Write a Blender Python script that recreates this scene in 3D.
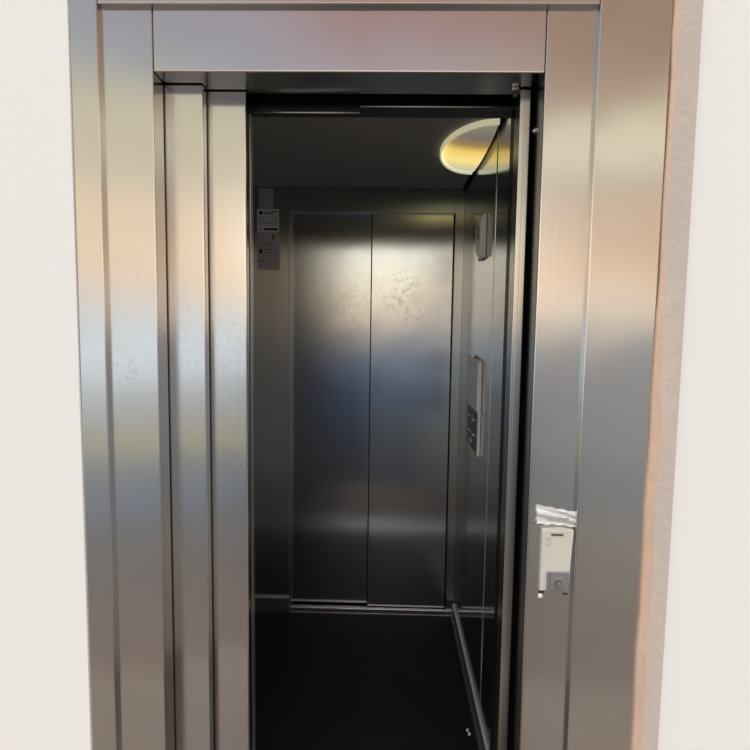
import bpy, bmesh, math, random
from mathutils import Vector, Matrix
random.seed(7)
for o in list(bpy.data.objects): bpy.data.objects.remove(o)
S = bpy.context.scene
C = S.collection
rad = math.radians

# ------------------------------------------------------------------ camera
CAM_H, F = 1.45, 564.0
yaw, pitch, roll = rad(-1.325), rad(4.98), rad(0.80)
fw = Vector((math.sin(yaw)*math.cos(pitch), math.cos(yaw)*math.cos(pitch), -math.sin(pitch)))
r0 = Vector((math.cos(yaw), -math.sin(yaw), 0)); u0 = r0.cross(fw)
r1 = math.cos(roll)*r0 + math.sin(roll)*u0
u1 = -math.sin(roll)*r0 + math.cos(roll)*u0
cd = bpy.data.cameras.new('camera'); cam = bpy.data.objects.new('camera', cd); C.objects.link(cam)
cd.sensor_width = 36; cd.sensor_fit = 'HORIZONTAL'; cd.lens = 36*F/750; cd.clip_start = 0.01
M = Matrix((r1, u1, -fw)).transposed().to_4x4(); M.translation = Vector((0, 0, CAM_H))
cam.matrix_world = M
S.camera = cam

# ------------------------------------------------------------------ world: hazy bright street seen from the entrance
def lin(c):
    c = c/255.0
    return c/12.92 if c <= 0.04045 else ((c+0.055)/1.055)**2.4
def rgb(r, g, b, k=1.0): return (lin(r)*k, lin(g)*k, lin(b)*k, 1.0)
W = bpy.data.worlds.new('daylight'); S.world = W; W.use_nodes = True
nt = W.node_tree; N = nt.nodes; L = nt.links
for n in list(N): N.remove(n)
def elz(y): return math.sin(math.atan((326-y)/564.0))
GAIN = 1.45
SKY = 2.75
SKYT = [(-600,(252,254,255,SKY)),(-220,(250,253,255,SKY*0.8)),(-120,(215,215,215))]
RIGHT = SKYT+[(-60,(180,158,138)),(20,(148,122,102)),(80,(156,130,108)),(120,(172,150,128)),(165,(214,206,180,1.3)),(200,(182,170,158)),
         (235,(206,174,146)),(280,(216,182,152,1.1)),(312,(222,208,190,1.25)),(335,(158,154,151)),(380,(140,140,141)),(430,(138,138,139)),
         (500,(126,126,128)),(540,(134,128,116)),(600,(122,113,109)),(900,(136,122,112))]
LEFT = SKYT+[(-60,(170,160,155)),(20,(165,158,156)),(60,(146,150,166)),(95,(162,167,170)),(125,(202,194,166)),(180,(200,190,170)),
        (240,(226,202,174,1.12)),(290,(226,199,171,1.12)),(318,(200,208,214,1.1)),(365,(206,214,220,1.15)),(395,(166,168,170)),(440,(170,163,138)),
        (482,(118,127,142)),(530,(116,114,114)),(620,(126,114,106)),(900,(138,123,112))]
MID = SKYT+[(-60,(170,136,124)),(20,(160,122,112)),(50,(160,134,142)),(90,(172,164,172)),(140,(190,184,172)),(200,(206,200,186,1.5)),
       (245,(222,222,208,2.7)),(285,(222,206,180,2.5)),(318,(212,184,154,2.2)),(342,(92,114,136)),(372,(48,76,116)),(430,(26,32,52)),(500,(28,25,28)),(600,(80,74,70)),(900,(110,102,96))]
def nd(t, **k):
    n = N.new(t)
    for a, b in k.items(): setattr(n, a, b)
    return n
tc = nd('ShaderNodeTexCoord'); nz = nd('ShaderNodeTexNoise'); nz.inputs['Scale'].default_value = 5.0; nz.inputs['Detail'].default_value = 2
L.new(tc.outputs['Generated'], nz.inputs['Vector'])
sp = nd('ShaderNodeSeparateXYZ'); L.new(tc.outputs['Generated'], sp.inputs[0])
wob = nd('ShaderNodeMath', operation='MULTIPLY_ADD'); wob.inputs[1].default_value = 0.10
L.new(nz.outputs['Fac'], wob.inputs[0]); L.new(sp.outputs['Z'], wob.inputs[2])
pos = nd('ShaderNodeMapRange'); pos.inputs['From Min'].default_value = -1+0.05; pos.inputs['From Max'].default_value = 1+0.05
L.new(wob.outputs[0], pos.inputs['Value'])
def ramp(tab):
    r = nd('ShaderNodeValToRGB'); e = r.color_ramp.elements
    pts = sorted(((elz(y)+1)/2, c) for y, c in tab)
    while len(e) < len(pts): e.new(0.5)
    for el, (p, c) in zip(e, pts): el.position = p; el.color = rgb(*c)
    L.new(pos.outputs[0], r.inputs['Fac']); return r
rl, rm, rr = ramp(LEFT), ramp(MID), ramp(RIGHT)
def smooth(a, b, val):
    m = nd('ShaderNodeMapRange', interpolation_type='SMOOTHSTEP'); m.inputs['From Min'].default_value = a; m.inputs['From Max'].default_value = b
    L.new(val, m.inputs['Value']); return m.outputs[0]
def mix(f, a, b):
    m = nd('ShaderNodeMix', data_type='RGBA'); L.new(f, m.inputs['Factor']); L.new(a, m.inputs['A']); L.new(b, m.inputs['B']); return m.outputs['Result']
c = mix(smooth(-0.21, -0.12, sp.outputs['X']), rl.outputs[0], rm.outputs[0])
c = mix(smooth(0.10, 0.22, sp.outputs['X']), c, rr.outputs[0])
bg = nd('ShaderNodeBackground'); bg.inputs['Strength'].default_value = GAIN; L.new(c, bg.inputs['Color'])
wo = nd('ShaderNodeOutputWorld'); L.new(bg.outputs[0], wo.inputs[0])
S.view_settings.view_transform = 'Standard'; S.view_settings.look = 'None'
S.view_settings.gamma = 1.0; S.view_settings.use_curve_mapping = False; S.view_settings.exposure = 0.0

# ------------------------------------------------------------------ materials
def mat(name):
    m = bpy.data.materials.new(name); m.use_nodes = True
    t = m.node_tree; return m, t, t.nodes['Principled BSDF']
def plain(name, col, rough=0.5, metal=0.0, spec=0.5, bump=0.0, bscale=80.0, var=0.0):
    m, t, b = mat(name)
    b.inputs['Base Color'].default_value = (*col, 1); b.inputs['Roughness'].default_value = rough
    b.inputs['Metallic'].default_value = metal; b.inputs['Specular IOR Level'].default_value = spec
    if bump or var:
        tc = t.nodes.new('ShaderNodeTexCoord'); n = t.nodes.new('ShaderNodeTexNoise')
        n.inputs['Scale'].default_value = bscale; n.inputs['Detail'].default_value = 6
        t.links.new(tc.outputs['Object'], n.inputs['Vector'])
        if bump:
            bp = t.nodes.new('ShaderNodeBump'); bp.inputs['Strength'].default_value = bump; bp.inputs['Distance'].default_value = 0.002
            t.links.new(n.outputs['Fac'], bp.inputs['Height']); t.links.new(bp.outputs[0], b.inputs['Normal'])
        if var:
            hs = t.nodes.new('ShaderNodeMix'); hs.data_type = 'RGBA'
            hs.inputs['A'].default_value = (*[x*(1-var) for x in col], 1); hs.inputs['B'].default_value = (*[min(1, x*(1+var)) for x in col], 1)
            t.links.new(n.outputs['Fac'], hs.inputs['Factor']); t.links.new(hs.outputs['Result'], b.inputs['Base Color'])
    return m
def steel(name, col, rough, smudge=0.10, stains=(), streak=0.25, dent=0.0, aniso=0.75, amt=0.45, dcol=(0.90, 0.87, 0.84), fscale=75):
    """brushed stainless steel with finger marks; stains = (x, z, radius) places where it is rubbed dull (metres, object space)"""
    m, t, b = mat(name); nn = t.nodes; ll = t.links
    b.inputs['Metallic'].default_value = 1.0
    tc = nn.new('ShaderNodeTexCoord')
    mp = nn.new('ShaderNodeMapping'); mp.inputs['Scale'].default_value = (220, 220, 2.2); ll.new(tc.outputs['Object'], mp.inputs[0])
    st = nn.new('ShaderNodeTexNoise'); st.inputs['Scale'].default_value = 1.0; st.inputs['Detail'].default_value = 3; ll.new(mp.outputs[0], st.inputs['Vector'])
    sm = nn.new('ShaderNodeTexNoise'); sm.inputs['Scale'].default_value = 5.5; sm.inputs['Detail'].default_value = 7; sm.inputs['Roughness'].default_value = 0.62
    ll.new(tc.outputs['Object'], sm.inputs['Vector'])
    sr = nn.new('ShaderNodeMapRange'); sr.inputs['From Min'].default_value = 0.40; sr.inputs['From Max'].default_value = 0.75; ll.new(sm.outputs['Fac'], sr.inputs['Value'])
    fac = sr.outputs[0]
    fp = nn.new('ShaderNodeTexNoise'); fp.inputs['Scale'].default_value = fscale; fp.inputs['Detail'].default_value = 4; fp.inputs['Distortion'].default_value = 0.8
    ll.new(tc.outputs['Object'], fp.inputs['Vector'])
    fpr = nn.new('ShaderNodeMapRange'); fpr.inputs['From Min'].default_value = 0.50; fpr.inputs['From Max'].default_value = 0.70; ll.new(fp.outputs['Fac'], fpr.inputs['Value'])
    tot = None
    for (x, z, r) in stains:
        v = nn.new('ShaderNodeVectorMath'); v.operation = 'SUBTRACT'; v.inputs[1].default_value = (x, 0, z); ll.new(tc.outputs['Object'], v.inputs[0])
        v2 = nn.new('ShaderNodeVectorMath'); v2.operation = 'MULTIPLY'; v2.inputs[1].default_value = (1, 0, 1); ll.new(v.outputs[0], v2.inputs[0])
        ln = nn.new('ShaderNodeVectorMath'); ln.operation = 'LENGTH'; ll.new(v2.outputs[0], ln.inputs[0])
        mr = nn.new('ShaderNodeMapRange'); mr.inputs['From Min'].default_value = r; mr.inputs['From Max'].default_value = r*0.3; ll.new(ln.outputs['Value'], mr.inputs['Value'])
        if tot is None: tot = mr.outputs[0]
        else:
            a = nn.new('ShaderNodeMath'); a.operation = 'MAXIMUM'; ll.new(tot, a.inputs[0]); ll.new(mr.outputs[0], a.inputs[1]); tot = a.outputs[0]
    base = nn.new('ShaderNodeMath'); base.operation = 'MULTIPLY'; ll.new(fac, base.inputs[0]); base.inputs[1].default_value = 0.25
    dirt = base.outputs[0]
    if tot is not None:
        pr = nn.new('ShaderNodeMath'); pr.operation = 'MULTIPLY'; ll.new(tot, pr.inputs[0]); pa = nn.new('ShaderNodeMath'); pa.operation = 'MULTIPLY'; pa.inputs[1].default_value = amt; ll.new(fpr.outputs[0], pa.inputs[0]); ll.new(pa.outputs[0], pr.inputs[1])
        ad = nn.new('ShaderNodeMath'); ad.operation = 'ADD'; ad.use_clamp = True; ll.new(dirt, ad.inputs[0]); ll.new(pr.outputs[0], ad.inputs[1]); dirt = ad.outputs[0]
    ro = nn.new('ShaderNodeMath'); ro.operation = 'MULTIPLY_ADD'; ro.inputs[1].default_value = smudge; ro.inputs[2].default_value = rough
    ll.new(dirt, ro.inputs[0]); ll.new(ro.outputs[0], b.inputs['Roughness'])
    cm = nn.new('ShaderNodeMix'); cm.data_type = 'RGBA'; cm.inputs['A'].default_value = (*col, 1); cm.inputs['B'].default_value = (col[0]*dcol[0], col[1]*dcol[1], col[2]*dcol[2], 1)
    ll.new(dirt, cm.inputs['Factor']); ll.new(cm.outputs['Result'], b.inputs['Base Color'])
    bp = nn.new('ShaderNodeBump'); bp.inputs['Strength'].default_value = streak; bp.inputs['Distance'].default_value = 0.0004
    ll.new(st.outputs['Fac'], bp.inputs['Height'])
    last = bp
    if dent:
        lo = nn.new('ShaderNodeTexNoise'); lo.inputs['Scale'].default_value = 3.0; lo.inputs['Detail'].default_value = 1; ll.new(tc.outputs['Object'], lo.inputs['Vector'])
        b2 = nn.new('ShaderNodeBump'); b2.inputs['Strength'].default_value = 1.0; b2.inputs['Distance'].default_value = dent
        ll.new(lo.outputs['Fac'], b2.inputs['Height']); ll.new(bp.outputs[0], b2.inputs['Normal']); last = b2
    ll.new(last.outputs[0], b.inputs['Normal'])
    # vertical grain: reflections spread sideways
    ge = nn.new('ShaderNodeNewGeometry'); cx = nn.new('ShaderNodeVectorMath'); cx.operation = 'CROSS_PRODUCT'; cx.inputs[1].default_value = (0, 0, 1); ll.new(ge.outputs['Normal'], cx.inputs[0])
    ax = nn.new('ShaderNodeVectorMath'); ax.operation = 'ADD'; ax.inputs[1].default_value = (0.002, 0, 0); ll.new(cx.outputs[0], ax.inputs[0])
    nx = nn.new('ShaderNodeVectorMath'); nx.operation = 'NORMALIZE'; ll.new(ax.outputs[0], nx.inputs[0])
    ll.new(nx.outputs[0], b.inputs['Tangent']); b.inputs['Anisotropic'].default_value = aniso
    return m
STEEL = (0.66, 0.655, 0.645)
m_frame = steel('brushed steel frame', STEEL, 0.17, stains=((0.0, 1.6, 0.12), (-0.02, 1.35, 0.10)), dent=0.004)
m_panel = steel('brushed steel sliding door', STEEL, 0.16, stains=((0.08, 1.45, 0.22), (0.06, 1.05, 0.2)), dent=0.003)
m_clad = steel('brushed steel cladding', STEEL, 0.18, dent=0.005)
m_car = steel('worn brushed steel car door', (0.55, 0.58, 0.60), 0.22, aniso=0.90, smudge=0.04, amt=0.75, dcol=(0.68, 0.64, 0.60), fscale=52, stains=((0.0, 1.62, 0.13), (0.06, 1.50, 0.08), (0.0, 0.72, 0.30)), dent=0.002)
m_carl = steel('worn brushed steel car door, cleaner', (0.55, 0.58, 0.60), 0.22, aniso=0.90, smudge=0.04, amt=0.4, dcol=(0.7, 0.67, 0.64), fscale=60, stains=((0.12, 1.55, 0.16), (0.05, 0.5, 0.3)), dent=0.002)
m_carwall = steel('dark polished steel car lining', (0.38, 0.40, 0.41), 0.10, smudge=0.06, streak=0.2, aniso=0.6)
m_carback = steel('dull steel back lining', (0.52, 0.52, 0.50), 0.30, aniso=0.95)
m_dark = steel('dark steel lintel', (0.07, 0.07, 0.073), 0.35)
m_post = steel('dull steel post', (0.58, 0.58, 0.56), 0.20, streak=0.15)
m_reveal = steel('reveal with dark reflection in colour', (0.11, 0.115, 0.125), 0.22, streak=0.08, aniso=0.2)
m_edge = steel('bright steel edge', (0.70, 0.70, 0.69), 0.30, streak=0.1)
m_skirt = steel('skirting steel', (0.44, 0.47, 0.53), 0.45)
m_shaft = plain('dark shaft', (0.010, 0.010, 0.011), 0.9)
m_ceil = plain('grey ceiling laminate', (0.40, 0.40, 0.385), 0.55)
m_black = plain('black rubber', (0.006, 0.006, 0.007), 0.6, bump=0.3, bscale=250, spec=0.15)
m_darkstrip = plain('added reflection darkener', (0.075, 0.062, 0.054), 1.0, bump=0.3, bscale=250, spec=0.0)
m_ground = plain('tan paving', (0.17, 0.136, 0.114), 0.8, var=0.18, bscale=9)
m_plaster = plain('beige pink plaster', (0.60, 0.52, 0.475), 0.9, bump=0.5, bscale=90, var=0.10)
m_white = plain('white wall paint', (0.90, 0.905, 0.91), 0.85, bump=0.15, bscale=120)
m_brick = plain('terracotta render', (0.72, 0.52, 0.40), 0.9, bump=0.5, bscale=70, var=0.12)
m_cream = plain('cream plastic', (0.66, 0.655, 0.59), 0.38, var=0.06, bscale=30)
m_greyp = plain('grey plastic', (0.22, 0.215, 0.225), 0.45)
m_greyd = plain('dark grey plastic', (0.05, 0.05, 0.055), 0.4)
m_chrome = plain('chrome', (0.8, 0.8, 0.82), 0.15, metal=1)
m_paper = plain('white paper', (0.88, 0.88, 0.90), 0.7)
m_papg = plain('grey paper', (0.55, 0.55, 0.57), 0.7)
m_ink = plain('ink', (0.03, 0.03, 0.035), 0.7)
m_inkl = plain('pale ink', (0.40, 0.40, 0.42), 0.7)
m_foil = plain('silver tape', (0.95, 0.95, 0.96), 0.42, bump=0.6, bscale=60)
m_disp = plain('display grey', (0.35, 0.36, 0.36), 0.25)
m_glyph = plain('print grey', (0.42, 0.42, 0.43), 0.5)
m_pale = plain('pale grey plastic', (0.78, 0.79, 0.77), 0.35)

# ------------------------------------------------------------------ builders
def box(bm, a, b, mi=0, bev=0.0, seg=6):
    r = bmesh.ops.create_cube(bm, size=1.0)
    vs = r['verts']
    for v in vs:
        v.co = Vector([(a[i]+b[i])/2 + v.co[i]*(b[i]-a[i]) for i in range(3)])
    fs = set(f for v in vs for f in v.link_faces)
    for f in fs: f.material_index = mi
    if bev:
        es = list(set(e for v in vs for e in v.link_edges))
        bmesh.ops.bevel(bm, geom=es, offset=bev, segments=seg, profile=0.5, affect='EDGES')
def cyl(bm, p, axis, r, h, mi=0, seg=32, r2=None):
    q = Vector((0, 0, 1)).rotation_difference(Vector(axis)).to_matrix().to_4x4()
    q.translation = Vector(p) + Vector(axis).normalized()*h/2
    rr = bmesh.ops.create_cone(bm, cap_ends=True, segments=seg, radius1=r, radius2=r if r2 is None else r2, depth=h, matrix=q)
    for v in rr['verts']:
        for f in v.link_faces: f.material_index = mi
def prism(bm, pts, axis, lo, hi, mi=0):
    """extrude the polygon pts (2-D) along axis 0/1/2 between lo and hi"""
    def put(p, w):
        l = list(p); l.insert(axis, w); return l
    A = [bm.verts.new(put(p, lo)) for p in pts]; B = [bm.verts.new(put(p, hi)) for p in pts]
    fs = [bm.faces.new(A), bm.faces.new(B)]
    n = len(pts)
    for i in range(n): fs.append(bm.faces.new((A[i], A[(i+1) % n], B[(i+1) % n], B[i])))
    for f in fs: f.material_index = mi
def link(name, bm, mats, parent=None, origin=None, smooth=False):
    bmesh.ops.recalc_face_normals(bm, faces=bm.faces[:])
    co = [v.co for v in bm.verts]
    if origin is None:
        origin = Vector(((min(v.x for v in co)+max(v.x for v in co))/2, (min(v.y for v in co)+max(v.y for v in co))/2, min(v.z for v in co)))
    origin = Vector(origin)
    bmesh.ops.translate(bm, verts=bm.verts[:], vec=-origin)
    me = bpy.data.meshes.new(name); bm.to_mesh(me); bm.free()
    for m in (mats if isinstance(mats, (list, tuple)) else [mats]): me.materials.append(m)
    if smooth:
        for p in me.polygons: p.use_smooth = True
    o = bpy.data.objects.new(name, me); C.objects.link(o)
    o.location = origin - (world_loc(parent) if parent else Vector((0, 0, 0)))
    if parent: o.parent = parent
    return o
def world_loc(o):
    v = Vector(o.location)
    while o.parent: o = o.parent; v += Vector(o.location)
    return v
def tag(o, label, cat, kind=None, group=None):
    o['label'] = label; o['category'] = cat
    if kind: o['kind'] = kind
    if group: o['group'] = group
    return o
def empty(name, loc, label, cat, kind=None):
    o = bpy.data.objects.new(name, None); C.objects.link(o); o.location = loc; o.empty_display_size = 0.05
    return tag(o, label, cat, kind)
def slab(name, a, b, m, label, cat, kind='structure', bev=0.0015, parent=None, origin=None):
    bm = bmesh.new(); box(bm, a, b, 0, bev); o = link(name, bm, m, parent, origin)
    if label: tag(o, label, cat, kind)
    return o

# ------------------------------------------------------------------ the setting
YF = 1.33           # face of the steel portal
ZB = -0.02
PL, PR, PT = -0.5475, 0.3425, 2.0215      # portal opening
FT = 2.168          # top of the portal frame
YR = 2.737          # back wall of the car
XW, XL = 0.350, -0.755                   # car side walls
ZC = 2.10

slab('floor.001', (-4, 0.45, -0.12), (4, 1.45, -0.004), m_ground, 'tan paving outside in front of the lift', 'ground', bev=0)
slab('darkening_strip', (-0.42, 0.45, -0.004), (0.44, 1.388, 0.0), m_darkstrip, 'added reflection darkener strip outside along the landing sill', 'darkening strip', bev=0)  # added out of view to darken what the rear lift door reflects
slab('floor', (XL, 1.575, -0.05), (XW, YR, 0.0), m_black, 'black rubber floor inside the lift car', 'floor', bev=0)
bm = bmesh.new(); box(bm, (XL, 1.575, ZC), (XW-0.012, YR-0.004, ZC+0.03), 0, 0.001)
tag(link('ceiling', bm, m_ceil), 'dark grey ceiling panel of the lift car', 'ceiling', 'structure')
# shaft shell closing off the outside
bm = bmesh.new()
box(bm, (XL-0.20, 1.47, -0.12), (XL-0.10, 3.0, 2.6)); box(bm, (XW+0.06, 1.47, -0.12), (XW+0.16, 3.0, 2.6))
box(bm, (XL-0.20, 3.0, -0.12), (XW+0.16, 3.1, 2.6)); box(bm, (XL-0.20, 1.47, 2.25), (XW+0.16, 3.1, 2.6)); box(bm, (XL-0.20, 1.47, -0.22), (XW+0.16, 3.1, -0.12))
tag(link('wall_shaft', bm, m_shaft), 'dark lift shaft around the car', 'shaft wall', 'structure')

# outer wall of the building
slab('wall_left.001', (-4.0, 1.31, -0.02), (-0.7305, 1.47, 4.2), m_white, 'white painted outer wall left of the steel cladding', 'wall', bev=0)
slab('wall_right.001', (0.661, 1.295, -0.02), (4.0, 1.47, 4.2), m_white, 'white painted outer wall beyond the plaster strip', 'wall', bev=0)
slab('wall_top', (-0.7305, 1.36, 2.60), (0.661, 1.47, 4.2), m_white, 'white outer wall above the lift portal', 'wall', bev=0)
bm = bmesh.new()
# rough plaster edge: wavy left border, terracotta arris
n = 48; front = []; zs = [(-0.02 + i*4.22/n) for i in range(n+1)]
rows = []
for i, z in enumerate(zs):
    w = 0.0012*math.sin(z*17)+0.0008*math.sin(z*41+1)
    k = 1.0 if z < 1.2 else max(0.25, 1-(z-1.2)/0.6)
    x0 = 0.6105 + w + 0.004*(1-k)
    rows.append([bm.verts.new((x0, 1.325, z)), bm.verts.new((x0+0.001, 1.313-0.008*k, z)), bm.verts.new((x0+0.006+0.008*k+w, 1.312-0.024*k, z)), bm.verts.new((0.662, 1.288, z)), bm.verts.new((0.662, 1.325, z))])
for a, b in zip(rows, rows[1:]):
    for j in range(5):
        f = bm.faces.new((a[j], a[(j+1) % 5], b[(j+1) % 5], b[j])); f.material_index = 1 if j in (0, 1) else 0
bm.faces.new(rows[0]); bm.faces.new(rows[-1][::-1])
tag(link('trim_1', bm, [m_plaster, m_brick]), 'beige plaster strip with terracotta edge right of the steel cladding', 'wall edge', 'structure')

# steel cladding round the portal
slab('trim_2', (-0.7300, 1.315, ZB), (-0.6660, 1.345, 2.60), m_clad, 'flat steel cladding strip left of the lift portal', 'cladding', bev=0.003)
slab('trim_3', (0.4537, 1.315, ZB), (0.612, 1.345, 2.60), m_clad, 'wide steel cladding panel right of the lift portal', 'cladding', bev=0.003)
slab('trim_4', (-0.6650, 1.315, 2.160), (0.4527, 1.345, 2.60), m_clad, 'steel cladding above the lift portal', 'cladding', bev=0.003)
# portal frame: two jambs and the header
slab('trim_5', (-0.675, YF, ZB), (PL, 1.388, FT), m_frame, 'left steel jamb of the lift portal', 'door jamb', bev=0.003)
slab('trim_6', (PR, YF, ZB), (0.465, 1.447, FT), m_frame, 'right steel jamb of the portal carrying the call station', 'door jamb', bev=0.003)
bm = bmesh.new(); box(bm, (PL+0.0012, YF, PT), (PR-0.0012, 1.452, FT), 0, 0.0032)
tag(link('trim_7', bm, m_frame), 'steel header across the top of the lift portal', 'door header', 'structure')
slab('wall_front', (-0.90, 1.39, -0.02), (-0.7236, 1.47, 2.6), m_shaft, 'dark masonry behind the left jamb', 'wall', bev=0)
slab('wall_front.001', (0.466, 1.37, -0.02), (0.655, 1.47, 2.6), m_shaft, 'dark masonry behind the right cladding', 'wall', bev=0)
slab('wall_front.002', (-0.7236, 1.456, 2.17), (0.466, 1.50, 2.6), m_shaft, 'dark masonry behind the portal header', 'wall', bev=0)

# landing door: two telescopic leaves, partly drawn to the left
def leaf(name, x0, x1, y0, y1, z1, label, m, foot=True):
    bm = bmesh.new(); box(bm, (x0, y0, 0.008), (x1, y1, z1), 0, 0.0035, 7)
    o = link(name, bm, m, origin=(x1-0.08, (y0+y1)/2, 0)); tag(o, label, 'door', 'structure')
    if foot:
        b2 = bmesh.new(); box(b2, (x0+0.02, y0+0.008, -0.012), (x1-0.02, y1-0.008, 0.008)); link('guide_shoe', b2, m_greyd, o)
    return o
leaf('door_1', -0.72, -0.4545, 1.395, 1.422, 2.0195, 'front sliding leaf of the landing door, beside the left jamb', m_panel)
leaf('door_2', -0.72, -0.3605, 1.432, 1.458, 2.0195, 'rear sliding leaf of the landing door, bordering the dark opening', m_panel)
# car door leaves behind them
def carleaf(name, x0, x1, y0, y1, z1, label):
    bm = bmesh.new(); box(bm, (x0, y0, 0.006), (x1, y1, z1), 0, 0.001)
    o = link(name, bm, m_shaft); tag(o, label, 'door', 'structure')
    b2 = bmesh.new(); box(b2, (x1-0.0005, y0-0.002, 0.006), (x1+0.0045, y1, z1), 0, 0.001); link('edge_strip', b2, m_edge, o)['label'] = 'bright steel edge strip'
carleaf('door_3', -0.745, -0.370, 1.500, 1.525, 1.99, 'lift car door leaf seen edge-on behind the landing door')
# lintels in the doorway
def lintel(name, x0, x1, y0, y1, z0, z1, label):
    bm = bmesh.new(); box(bm, (x0, y0, z0+0.002), (x1, y1, z1), 0, 0.001)
    o = link(name, bm, m_dark); tag(o, label, 'lintel', 'structure')
    b2 = bmesh.new(); cyl(b2, (x0, y0-0.0005, z0+0.0022), (1, 0, 0), 0.0024, x1-x0, 0, 16); link('lip', b2, m_edge, o, smooth=True)['label'] = 'bright folded bottom lip'
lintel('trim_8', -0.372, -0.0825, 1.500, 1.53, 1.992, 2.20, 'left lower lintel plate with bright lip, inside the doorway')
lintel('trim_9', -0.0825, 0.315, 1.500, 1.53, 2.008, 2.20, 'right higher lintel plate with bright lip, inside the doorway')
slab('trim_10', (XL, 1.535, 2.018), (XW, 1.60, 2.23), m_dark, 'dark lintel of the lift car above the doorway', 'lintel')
slab('trim_18', (PR-0.0008, YF+0.004, ZB), (PR+0.0005, 1.4465, PT-0.001), m_reveal, 'added plate on the right reveal of the portal, coloured dark like the car reflected there', 'reveal plate', bev=0)  # added plate; its dark colour stands in for the dark car mirrored in the reveal
# right-hand strike post and car return
bm = bmesh.new()
box(bm, (0.3065, 1.412, 0.0), (0.3315, 1.47, 2.018), 0, 0.0015); box(bm, (0.3145, 1.4102, 0.0), (0.3180, 1.415, 2.018), 0, 0.0008)
tag(link('trim_11', bm, m_post), 'narrow steel strike post at the right edge of the doorway', 'door post', 'structure')
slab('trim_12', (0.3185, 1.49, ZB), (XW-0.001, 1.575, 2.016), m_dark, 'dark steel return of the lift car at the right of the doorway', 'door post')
slab('trim_13', (0.332, 1.4475, ZB), (0.41, 1.487, 2.016), m_shaft, 'dark gap filler behind the right jamb', 'door post')
slab('trim_14', (-0.72, 1.392, ZB), (0.3425, 1.49, 0.0), m_skirt, 'grooved steel landing sill', 'sill')
slab('trim_15', (XL, 1.495, ZB), (0.318, 1.572, 0.0), m_skirt, 'steel sill of the lift car', 'sill')

# car lining
slab('wall_left', (XL-0.04, 1.53, -0.05), (XL, YR+0.06, ZC+0.1), m_carwall, 'dark steel left wall of the lift car', 'wall', bev=0)
bm = bmesh.new(); J = 1.926
box(bm, (XW, 1.576, -0.05), (XW+0.04, J-0.0012, ZC+0.1), 0, 0.0008); box(bm, (XW, J+0.0012, -0.05), (XW+0.04, YR+0.06, ZC+0.1), 0, 0.0008)
box(bm, (XW+0.003, J-0.002, -0.05), (XW+0.03, J+0.002, ZC+0.1), 0)
tag(link('wall_right', bm, m_carwall), 'dark polished steel right wall of the lift car', 'wall', 'structure')
bm = bmesh.new(); box(bm, (XW-0.0016, J-0.004, 0.075), (XW+0.001, J+0.004, ZC), 0, 0.0006)
tag(link('trim_19', bm, m_edge), 'thin upright joint strip on the right wall of the lift car', 'wall trim', 'structure')
DL, DR, DT = -0.474, 0.308, 1.985
bm = bmesh.new()
box(bm, (XL, YR, -0.05), (DL, YR+0.04, ZC+0.1), 0, 0.001); box(bm, (DR, YR, -0.05), (XW, YR+0.04, ZC+0.1), 0, 0.001); box(bm, (DL, YR, DT), (DR, YR+0.04, ZC+0.1), 0, 0.001)
tag(link('wall_back', bm, m_carback), 'dull steel back wall round the rear lift door', 'wall', 'structure')
bm = bmesh.new(); box(bm, (DL-0.012, YR-0.004, 0.0), (DL, YR+0.002, DT), 0, 0.001); box(bm, (DL-0.012, YR-0.004, DT), (-0.0875, YR+0.002, DT+0.006), 0, 0.001)
tag(link('trim_16', bm, m_edge), 'thin bright edging at the left of the rear lift door', 'door trim', 'structure')
bm = bmesh.new(); box(bm, (DL, YR+0.030, 0.04), (-0.0895, YR+0.055, DT+0.02), 0, 0.002)
tag(link('door_4', bm, m_carl, origin=(-0.28, YR+0.03, 0)), 'left leaf of the worn steel rear lift door', 'door', 'structure')
bm = bmesh.new(); box(bm, (-0.0865, YR+0.012, 0.034), (DR-0.006, YR+0.036, DT-0.004), 0, 0.002)
o = link('door_5', bm, m_car, origin=(0.11-0.06, YR+0.02, 0)); tag(o, 'right leaf of the worn steel rear lift door, handprint-marked', 'door', 'structure')
b2 = bmesh.new(); box(b2, (-0.084, YR+0.006, DT-0.006), (DR-0.006, YR+0.030, DT-0.001), 0, 0.0008); link('top_lip', b2, m_edge, o)['label'] = 'bright top lip'
bm = bmesh.new(); box(bm, (-0.478, YR-0.012, -0.002), (XW-0.004, YR+0.07, 0.030), 0, 0.002); box(bm, (-0.478, YR-0.014, 0.001), (XW-0.004, YR-0.008, 0.006))
tag(link('trim_17', bm, m_edge), 'pale steel sill below the rear lift door', 'sill', 'structure')
slab('baseboard_back', (XL+0.002, YR-0.016, 0.0), (-0.482, YR-0.0005, 0.078), m_skirt, 'bluish steel skirting in the rear left corner', 'skirting', bev=0.002)
bm = bmesh.new()
prism(bm, [(XW-0.0005, 0.0), (XW-0.016, 0.0), (XW-0.016, 0.010), (XW-0.010, 0.022), (XW-0.010, 0.070), (XW-0.0005, 0.074)], 1, 1.60, YR-0.016)
tag(link('baseboard_right', bm, m_skirt), 'steel skirting along the right wall of the lift car', 'skirting', 'structure')

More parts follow.
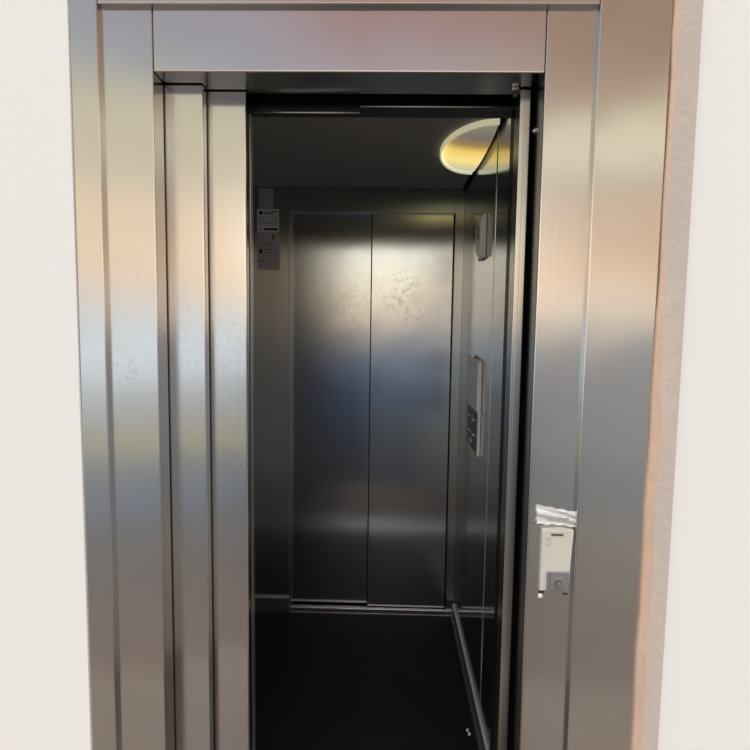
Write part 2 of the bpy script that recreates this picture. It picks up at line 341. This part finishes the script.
# ------------------------------------------------------------------ ceiling lamp
lamp = empty('ceiling_lamp', (XW-0.013, 2.13, ZC), 'rounded yellow-glowing ceiling lamp against the right wall of the lift car', 'lamp')
A, B, D = 0.158, 0.30, 0.030
def lampco(r, a, d):
    return Vector((XW-0.0135 + A*r*math.cos(a), 2.13 + B*r*math.sin(a), ZC - d))
def shell(prof, mats, name):
    bm = bmesh.new(); n = 40; rows = []
    for i in range(n+1):
        a = math.pi/2 + math.pi*i/n
        rows.append([bm.verts.new(lampco(r, a, d)) for r, d in prof])
    for p, q in zip(rows, rows[1:]):
        for j in range(len(prof)-1):
            try: bm.faces.new((p[j], p[j+1], q[j+1], q[j]))
            except ValueError: pass
    bmesh.ops.remove_doubles(bm, verts=bm.verts[:], dist=1e-5)
    return link(name, bm, mats, lamp, smooth=True)
m_rim = plain('pale lamp rim', (0.78, 0.80, 0.74), 0.3)
bb = m_rim.node_tree.nodes['Principled BSDF']; bb.inputs['Emission Color'].default_value = rgb(225, 220, 180); bb.inputs['Emission Strength'].default_value = 0.55
shell([(1.0, 0.0), (1.0, 0.012), (0.99, 0.016), (0.965, 0.017), (0.955, 0.012), (0.955, 0.0)], m_rim, 'rim')['label'] = 'pale lamp rim'
m_diff, t, b = mat('lamp diffuser')
b.inputs['Base Color'].default_value = (0.7, 0.68, 0.55, 1); b.inputs['Roughness'].default_value = 0.35
tc_ = t.nodes.new('ShaderNodeTexCoord'); s_ = t.nodes.new('ShaderNodeSeparateXYZ'); t.links.new(tc_.outputs['Object'], s_.inputs[0])
cr = t.nodes.new('ShaderNodeValToRGB'); mr_ = t.nodes.new('ShaderNodeMapRange')
mr_.inputs['From Min'].default_value = -0.28; mr_.inputs['From Max'].default_value = 0.28
t.links.new(s_.outputs['Y'], mr_.inputs['Value']); t.links.new(mr_.outputs[0], cr.inputs['Fac'])
e = cr.color_ramp.elements
for p_, c_ in ((0.0, (120, 118, 105)), (0.18, (105, 98, 92)), (0.30, (150, 120, 60)), (0.42, (236, 200, 105)), (0.60, (248, 224, 130)), (0.80, (205, 196, 150)), (1.0, (190, 195, 180))):
    if p_ in (0.0, 1.0): k = e[0] if p_ == 0 else e[len(e)-1]
    else: k = e.new(p_)
    k.position = p_; k.color = rgb(*c_)
t.links.new(cr.outputs[0], b.inputs['Emission Color']); b.inputs['Emission Strength'].default_value = 1.0
shell([(0.955, 0.006), (0.90, 0.013), (0.75, 0.020), (0.5, 0.026), (0.25, 0.029), (0.0, 0.030)], m_diff, 'diffuser')['label'] = 'yellow glowing diffuser'

# ------------------------------------------------------------------ notices on the back wall
def notice(name, x0, x1, z0, z1, y, mats, bars, label):
    bm = bmesh.new(); box(bm, (x0, y-0.0008, z0), (x1, y, z1), 0)
    for (u0_, u1_, v0, v1, mi) in bars:
        box(bm, (x0+u0_*(x1-x0), y-0.0013, z1-v1*(z1-z0)), (x0+u1_*(x1-x0), y-0.0007, z1-v0*(z1-z0)), mi)
    return tag(link(name, bm, mats, origin=((x0+x1)/2, y, z0)), label, 'notice')
yN = YR-0.0003
notice('paper_notice', -0.626, -0.560, 2.002, 2.094, yN, [m_papg, m_ink, m_glyph], [(0.25, 0.85, 0.16, 0.19, 1), (0.3, 0.75, 0.35, 0.37, 2), (0.3, 0.8, 0.52, 0.54, 2)], 'small plain paper notice, topmost on the back wall')
bars = [(0.10, 0.25, 0.10, 0.25, 1), (0.30, 0.66, 0.12, 0.24, 2), (0.68, 0.73, 0.10, 0.22, 1), (0.74, 0.92, 0.10, 0.14, 1)]
for k, v in enumerate((0.34, 0.42, 0.50, 0.58, 0.64, 0.72)):
    u = 0.07
    while u < 0.9:
        w_ = random.uniform(0.06, 0.2); bars.append((u, min(0.93, u+w_), v, v+0.022, 1 if v > 0.55 and v < 0.7 else 2)); u += w_+0.04
bars += [(0.08, 0.24, 0.86, 0.93, 2), (0.32, 0.94, 0.85, 0.94, 1)]
notice('printed_notice', -0.638, -0.5315, 1.892, 1.9985, yN, [m_paper, m_ink, m_inkl], bars, 'white printed notice with black bar, middle of the back-wall notices')
bars = [(0.68, 0.75, 0.08, 0.20, 1), (0.4, 0.75, 0.27, 0.29, 2), (0.3, 0.7, 0.33, 0.35, 2), (0.09, 0.22, 0.45, 0.57, 1), (0.3, 0.85, 0.46, 0.48, 2), (0.3, 0.7, 0.53, 0.55, 2), (0.08, 0.30, 0.76, 0.78, 1), (0.1, 0.4, 0.86, 0.88, 2)]
notice('grey_notice', -0.637, -0.5285, 1.712, 1.8915, yN, [m_papg, m_ink, m_greyp], bars, 'tall grey notice, lowest on the back wall')

# ------------------------------------------------------------------ car operating panel and indicator on the right wall
cop = empty('control_panel', (XW, 2.25, 0.96), 'pale lift control panel with dark button field on the right wall', 'control panel')
bm = bmesh.new(); box(bm, (XW-0.011, 2.095, 0.965), (XW-0.0004, 2.37, 1.325), 0, 0.003); link('housing', bm, m_pale, cop)
bm = bmesh.new(); prism(bm, [(2.098, 1.318), (2.365, 1.335), (2.365, 1.165), (2.29, 1.135), (2.098, 1.135)], 0, XW-0.017, XW-0.0105); link('faceplate', bm, m_pale, cop)
bm = bmesh.new(); box(bm, (XW-0.014, 2.125, 0.972), (XW-0.0105, 2.362, 1.13), 0, 0.001); link('button_field', bm, m_greyd, cop)['label'] = 'dark button field'
for (y_, z_) in ((2.19, 1.09), (2.31, 1.09), (2.19, 1.03), (2.31, 1.03), (2.25, 0.997)):
    bm = bmesh.new(); cyl(bm, (XW-0.0135, y_, z_), (-1, 0, 0), 0.018, 0.004, 0, 28); cyl(bm, (XW-0.0174, y_, z_), (-1, 0, 0), 0.013, 0.004, 1, 28); link('button', bm, [m_chrome, m_greyp], cop)
ind = empty('floor_indicator', (XW, 2.2, 1.70), 'pale curved indicator unit high on the right wall above the control panel', 'indicator')
bm = bmesh.new(); box(bm, (XW-0.012, 2.095, 1.703), (XW-0.0004, 2.21, 1.862), 0, 0.003); link('housing', bm, m_pale, ind)
bm = bmesh.new()
pts = [(2.10, 1.850)] + [(2.10+0.11*math.sin(i/10*math.pi/2), 1.85-0.03*(1-math.cos(i/10*math.pi/2))) for i in range(1, 11)] + [(2.21, 1.76)] + [(2.21-0.11*(1-math.cos(i/10*math.pi/2)), 1.76-0.05*math.sin(i/10*math.pi/2)) for i in range(1, 11)]
prism(bm, pts, 0, XW-0.022, XW-0.0115); link('faceplate', bm, m_pale, ind)
bm = bmesh.new(); box(bm, (XW-0.0228, 2.12, 1.775), (XW-0.0215, 2.18, 1.825)); link('display', bm, m_disp, ind)['label'] = 'grey display window'

# ------------------------------------------------------------------ landing call station on the right jamb
cs = empty('call_station', (0.409, YF, 0.818), 'cream call station with grey key switch on the right jamb', 'call station')
bm = bmesh.new()
x0, x1, z0, z1 = 0.3745, 0.4455, 0.819, 0.9745
pts = [(x0, z0), (x1-0.003, z0), (x1+0.003, z1-0.010)] + [(x1+0.003-(x1+0.003-x0)*i/8, z1-0.004+0.006*math.sin(i/8*math.pi)) for i in range(0, 9)]
prism(bm, pts, 1, YF-0.012, YF-0.0003)
es = [e_ for e_ in bm.edges if all(abs(v.co.y-(YF-0.012)) < 1e-6 for v in e_.verts)]
bmesh.ops.bevel(bm, geom=es, offset=0.004, segments=3, profile=0.6, affect='EDGES'); link('faceplate', bm, m_cream, cs)
bm = bmesh.new(); box(bm, (0.3745+0.004, YF-0.0125, 0.822), (0.3745+0.0075, YF-0.0115, 0.966)); box(bm, (0.3875, YF-0.0128, 0.9655), (0.4315, YF-0.0115, 0.9672))
link('rib', bm, m_cream, cs)
bm = bmesh.new(); box(bm, (0.3955, YF-0.0135, 0.9575), (0.4245, YF-0.0112, 0.9615), 0, 0.0005); link('slot', bm, m_greyd, cs)['label'] = 'dark slot near the top'
bm = bmesh.new()
for a_, b_ in (((0.3855, 0.934), (0.3867, 0.951)), ((0.3935, 0.934), (0.3947, 0.951)), ((0.3855, 0.934), (0.3947, 0.9352)), ((0.3855, 0.9498), (0.3947, 0.951))):
    box(bm, (a_[0], YF-0.0128, a_[1]), (b_[0], YF-0.0116, b_[1]))
link('window_outline', bm, m_glyph, cs)['label'] = 'small grey outlined window mark'
ks = bmesh.new(); box(ks, (0.3885, YF-0.0165, 0.8165), (0.4415, YF-0.0112, 0.870), 0, 0.003); kso = link('key_switch', ks, m_greyp, cs); kso['label'] = 'grey square key switch'
bm = bmesh.new(); box(bm, (0.3960, YF-0.0178, 0.824), (0.4345, YF-0.0160, 0.8615), 0, 0.0008); box(bm, (0.3956, YF-0.0172, 0.8238), (0.3968, YF-0.0155, 0.8615), 1); box(bm, (0.3960, YF-0.0172, 0.8608), (0.4345, YF-0.0155, 0.8622), 1)
link('bezel', bm, [m_greyp, m_greyd], kso)
bm = bmesh.new(); cyl(bm, (0.4152, YF-0.0176, 0.8425), (0, -1, 0), 0.0105, 0.003, 0); cyl(bm, (0.4152, YF-0.0204, 0.8425), (0, -1, 0), 0.0088, 0.0012, 1); cyl(bm, (0.4152, YF-0.0214, 0.8425), (0, -1, 0), 0.0062, 0.0022, 0); box(bm, (0.4144, YF-0.0242, 0.8385), (0.416, YF-0.0228, 0.8465), 1)
link('lock_cylinder', bm, [m_chrome, m_greyd], kso)['label'] = 'chrome lock cylinder with keyhole'
bm = bmesh.new()
box(bm, (0.3745, YF-0.003, 0.8095), (0.3875, YF-0.0004, 0.8200), 0, 0.001); link('mounting_slot', bm, m_ink, cs)['label'] = 'dark mounting gap under the faceplate'
bm = bmesh.new(); box(bm, (0.4330, YF-0.003, 0.8065), (0.4440, YF-0.0004, 0.8195), 0, 0.001); link('mounting_slot', bm, m_ink, cs)['label'] = 'dark mounting gap under the faceplate'
# foil tape above it, crumpled, torn ends
bm = bmesh.new(); nx, nz_ = 24, 9
c00, c10, c01, c11 = Vector((0.3615, 0, 0.9845)), Vector((0.4665, 0, 0.9755)), Vector((0.3600, 0, 1.0285)), Vector((0.4625, 0, 1.0110))
g = []
for j in range(nz_+1):
    row = []
    for i in range(nx+1):
        u, v = i/nx, j/nz_
        p = c00*(1-u)*(1-v)+c10*u*(1-v)+c01*(1-u)*v+c11*u*v
        p.z += -0.004*math.sin(u*math.pi)*(1-v)*-1 + (0.0012*math.sin(u*23) if j in (0, nz_) else 0)
        if i in (0, nx): p.x += random.uniform(-0.002, 0.002)
        bul = 0.006*math.sin(math.pi*v)**0.5*(0.7+0.3*math.sin(u*9)) + 0.0022*math.sin(v*13+u*4) + random.uniform(0, 0.0012)
        if v < 0.05: bul += 0.008
        p.y = YF-0.0016-bul; row.append(bm.verts.new(p))
    g.append(row)
for a, b_ in zip(g, g[1:]):
    for i in range(nx): bm.faces.new((a[i], a[i+1], b_[i+1], b_[i]))
r = bmesh.ops.solidify(bm, geom=bm.faces[:], thickness=0.0009)
tp = tag(link('foil_tape', bm, m_foil), 'crumpled silver tape strip stuck above the cream call station', 'tape')
bm = bmesh.new()
for (u0_, u1_, v_) in ((0.385, 0.402, 0.9985), (0.405, 0.420, 0.9975), (0.423, 0.436, 0.9965)):
    box(bm, (u0_, YF-0.0112, v_), (u1_, YF-0.0092, v_+0.004), 0)
link('print', bm, m_glyph, tp)
# small white scrap below
bm = bmesh.new()
bmesh.ops.create_icosphere(bm, subdivisions=2, radius=0.006)
for v in bm.verts: v.co = Vector((0.3785+v.co.x*(0.9+0.2*random.random()), YF-0.0022+v.co.y*0.35, 0.802+v.co.z*(0.9+0.3*random.random())))
tag(link('adhesive_scrap', bm, m_foil), 'tiny white scrap stuck below the call station, at its left corner', 'scrap')

bm = bmesh.new()
zz = [bm.verts.new((0.305+0.004*math.sin(i*1.3), 1.90+0.006*i, 0.0006+0.003*abs(math.sin(i*0.9)))) for i in range(6)]
z2 = [bm.verts.new((v.co.x+0.007, v.co.y-0.003, v.co.z+0.001)) for v in zz]
for i in range(5): bm.faces.new((zz[i], zz[i+1], z2[i+1], z2[i]))
bmesh.ops.solidify(bm, geom=bm.faces[:], thickness=0.0006)
tag(link('paper_scrap', bm, m_paper), 'tiny curled paper scrap on the black car floor near the right wall', 'scrap')
# ------------------------------------------------------------------ small fittings in the doorway
bm = bmesh.new(); cyl(bm, (PR-0.0002, 1.395, 1.917), (-1, 0, 0), 0.0075, 0.004, 0, 24); cyl(bm, (PR-0.004, 1.395, 1.917), (-1, 0, 0), 0.006, 0.004, 0, 24, 0.002)
tag(link('door_sensor', bm, m_chrome, smooth=False), 'small round chrome stud on the right reveal near the top', 'stud')
bm = bmesh.new()
cyl(bm, (0.2946, 1.415, PT-0.0075), (0, 0, 1), 0.013, 0.0065, 0, 28); cyl(bm, (0.2946, 1.415, PT-0.020), (0, 0, 1), 0.006, 0.013, 1, 20)
tag(link('guide_roller', bm, [m_chrome, m_greyd]), 'small guide fitting under the header at the right corner', 'roller')
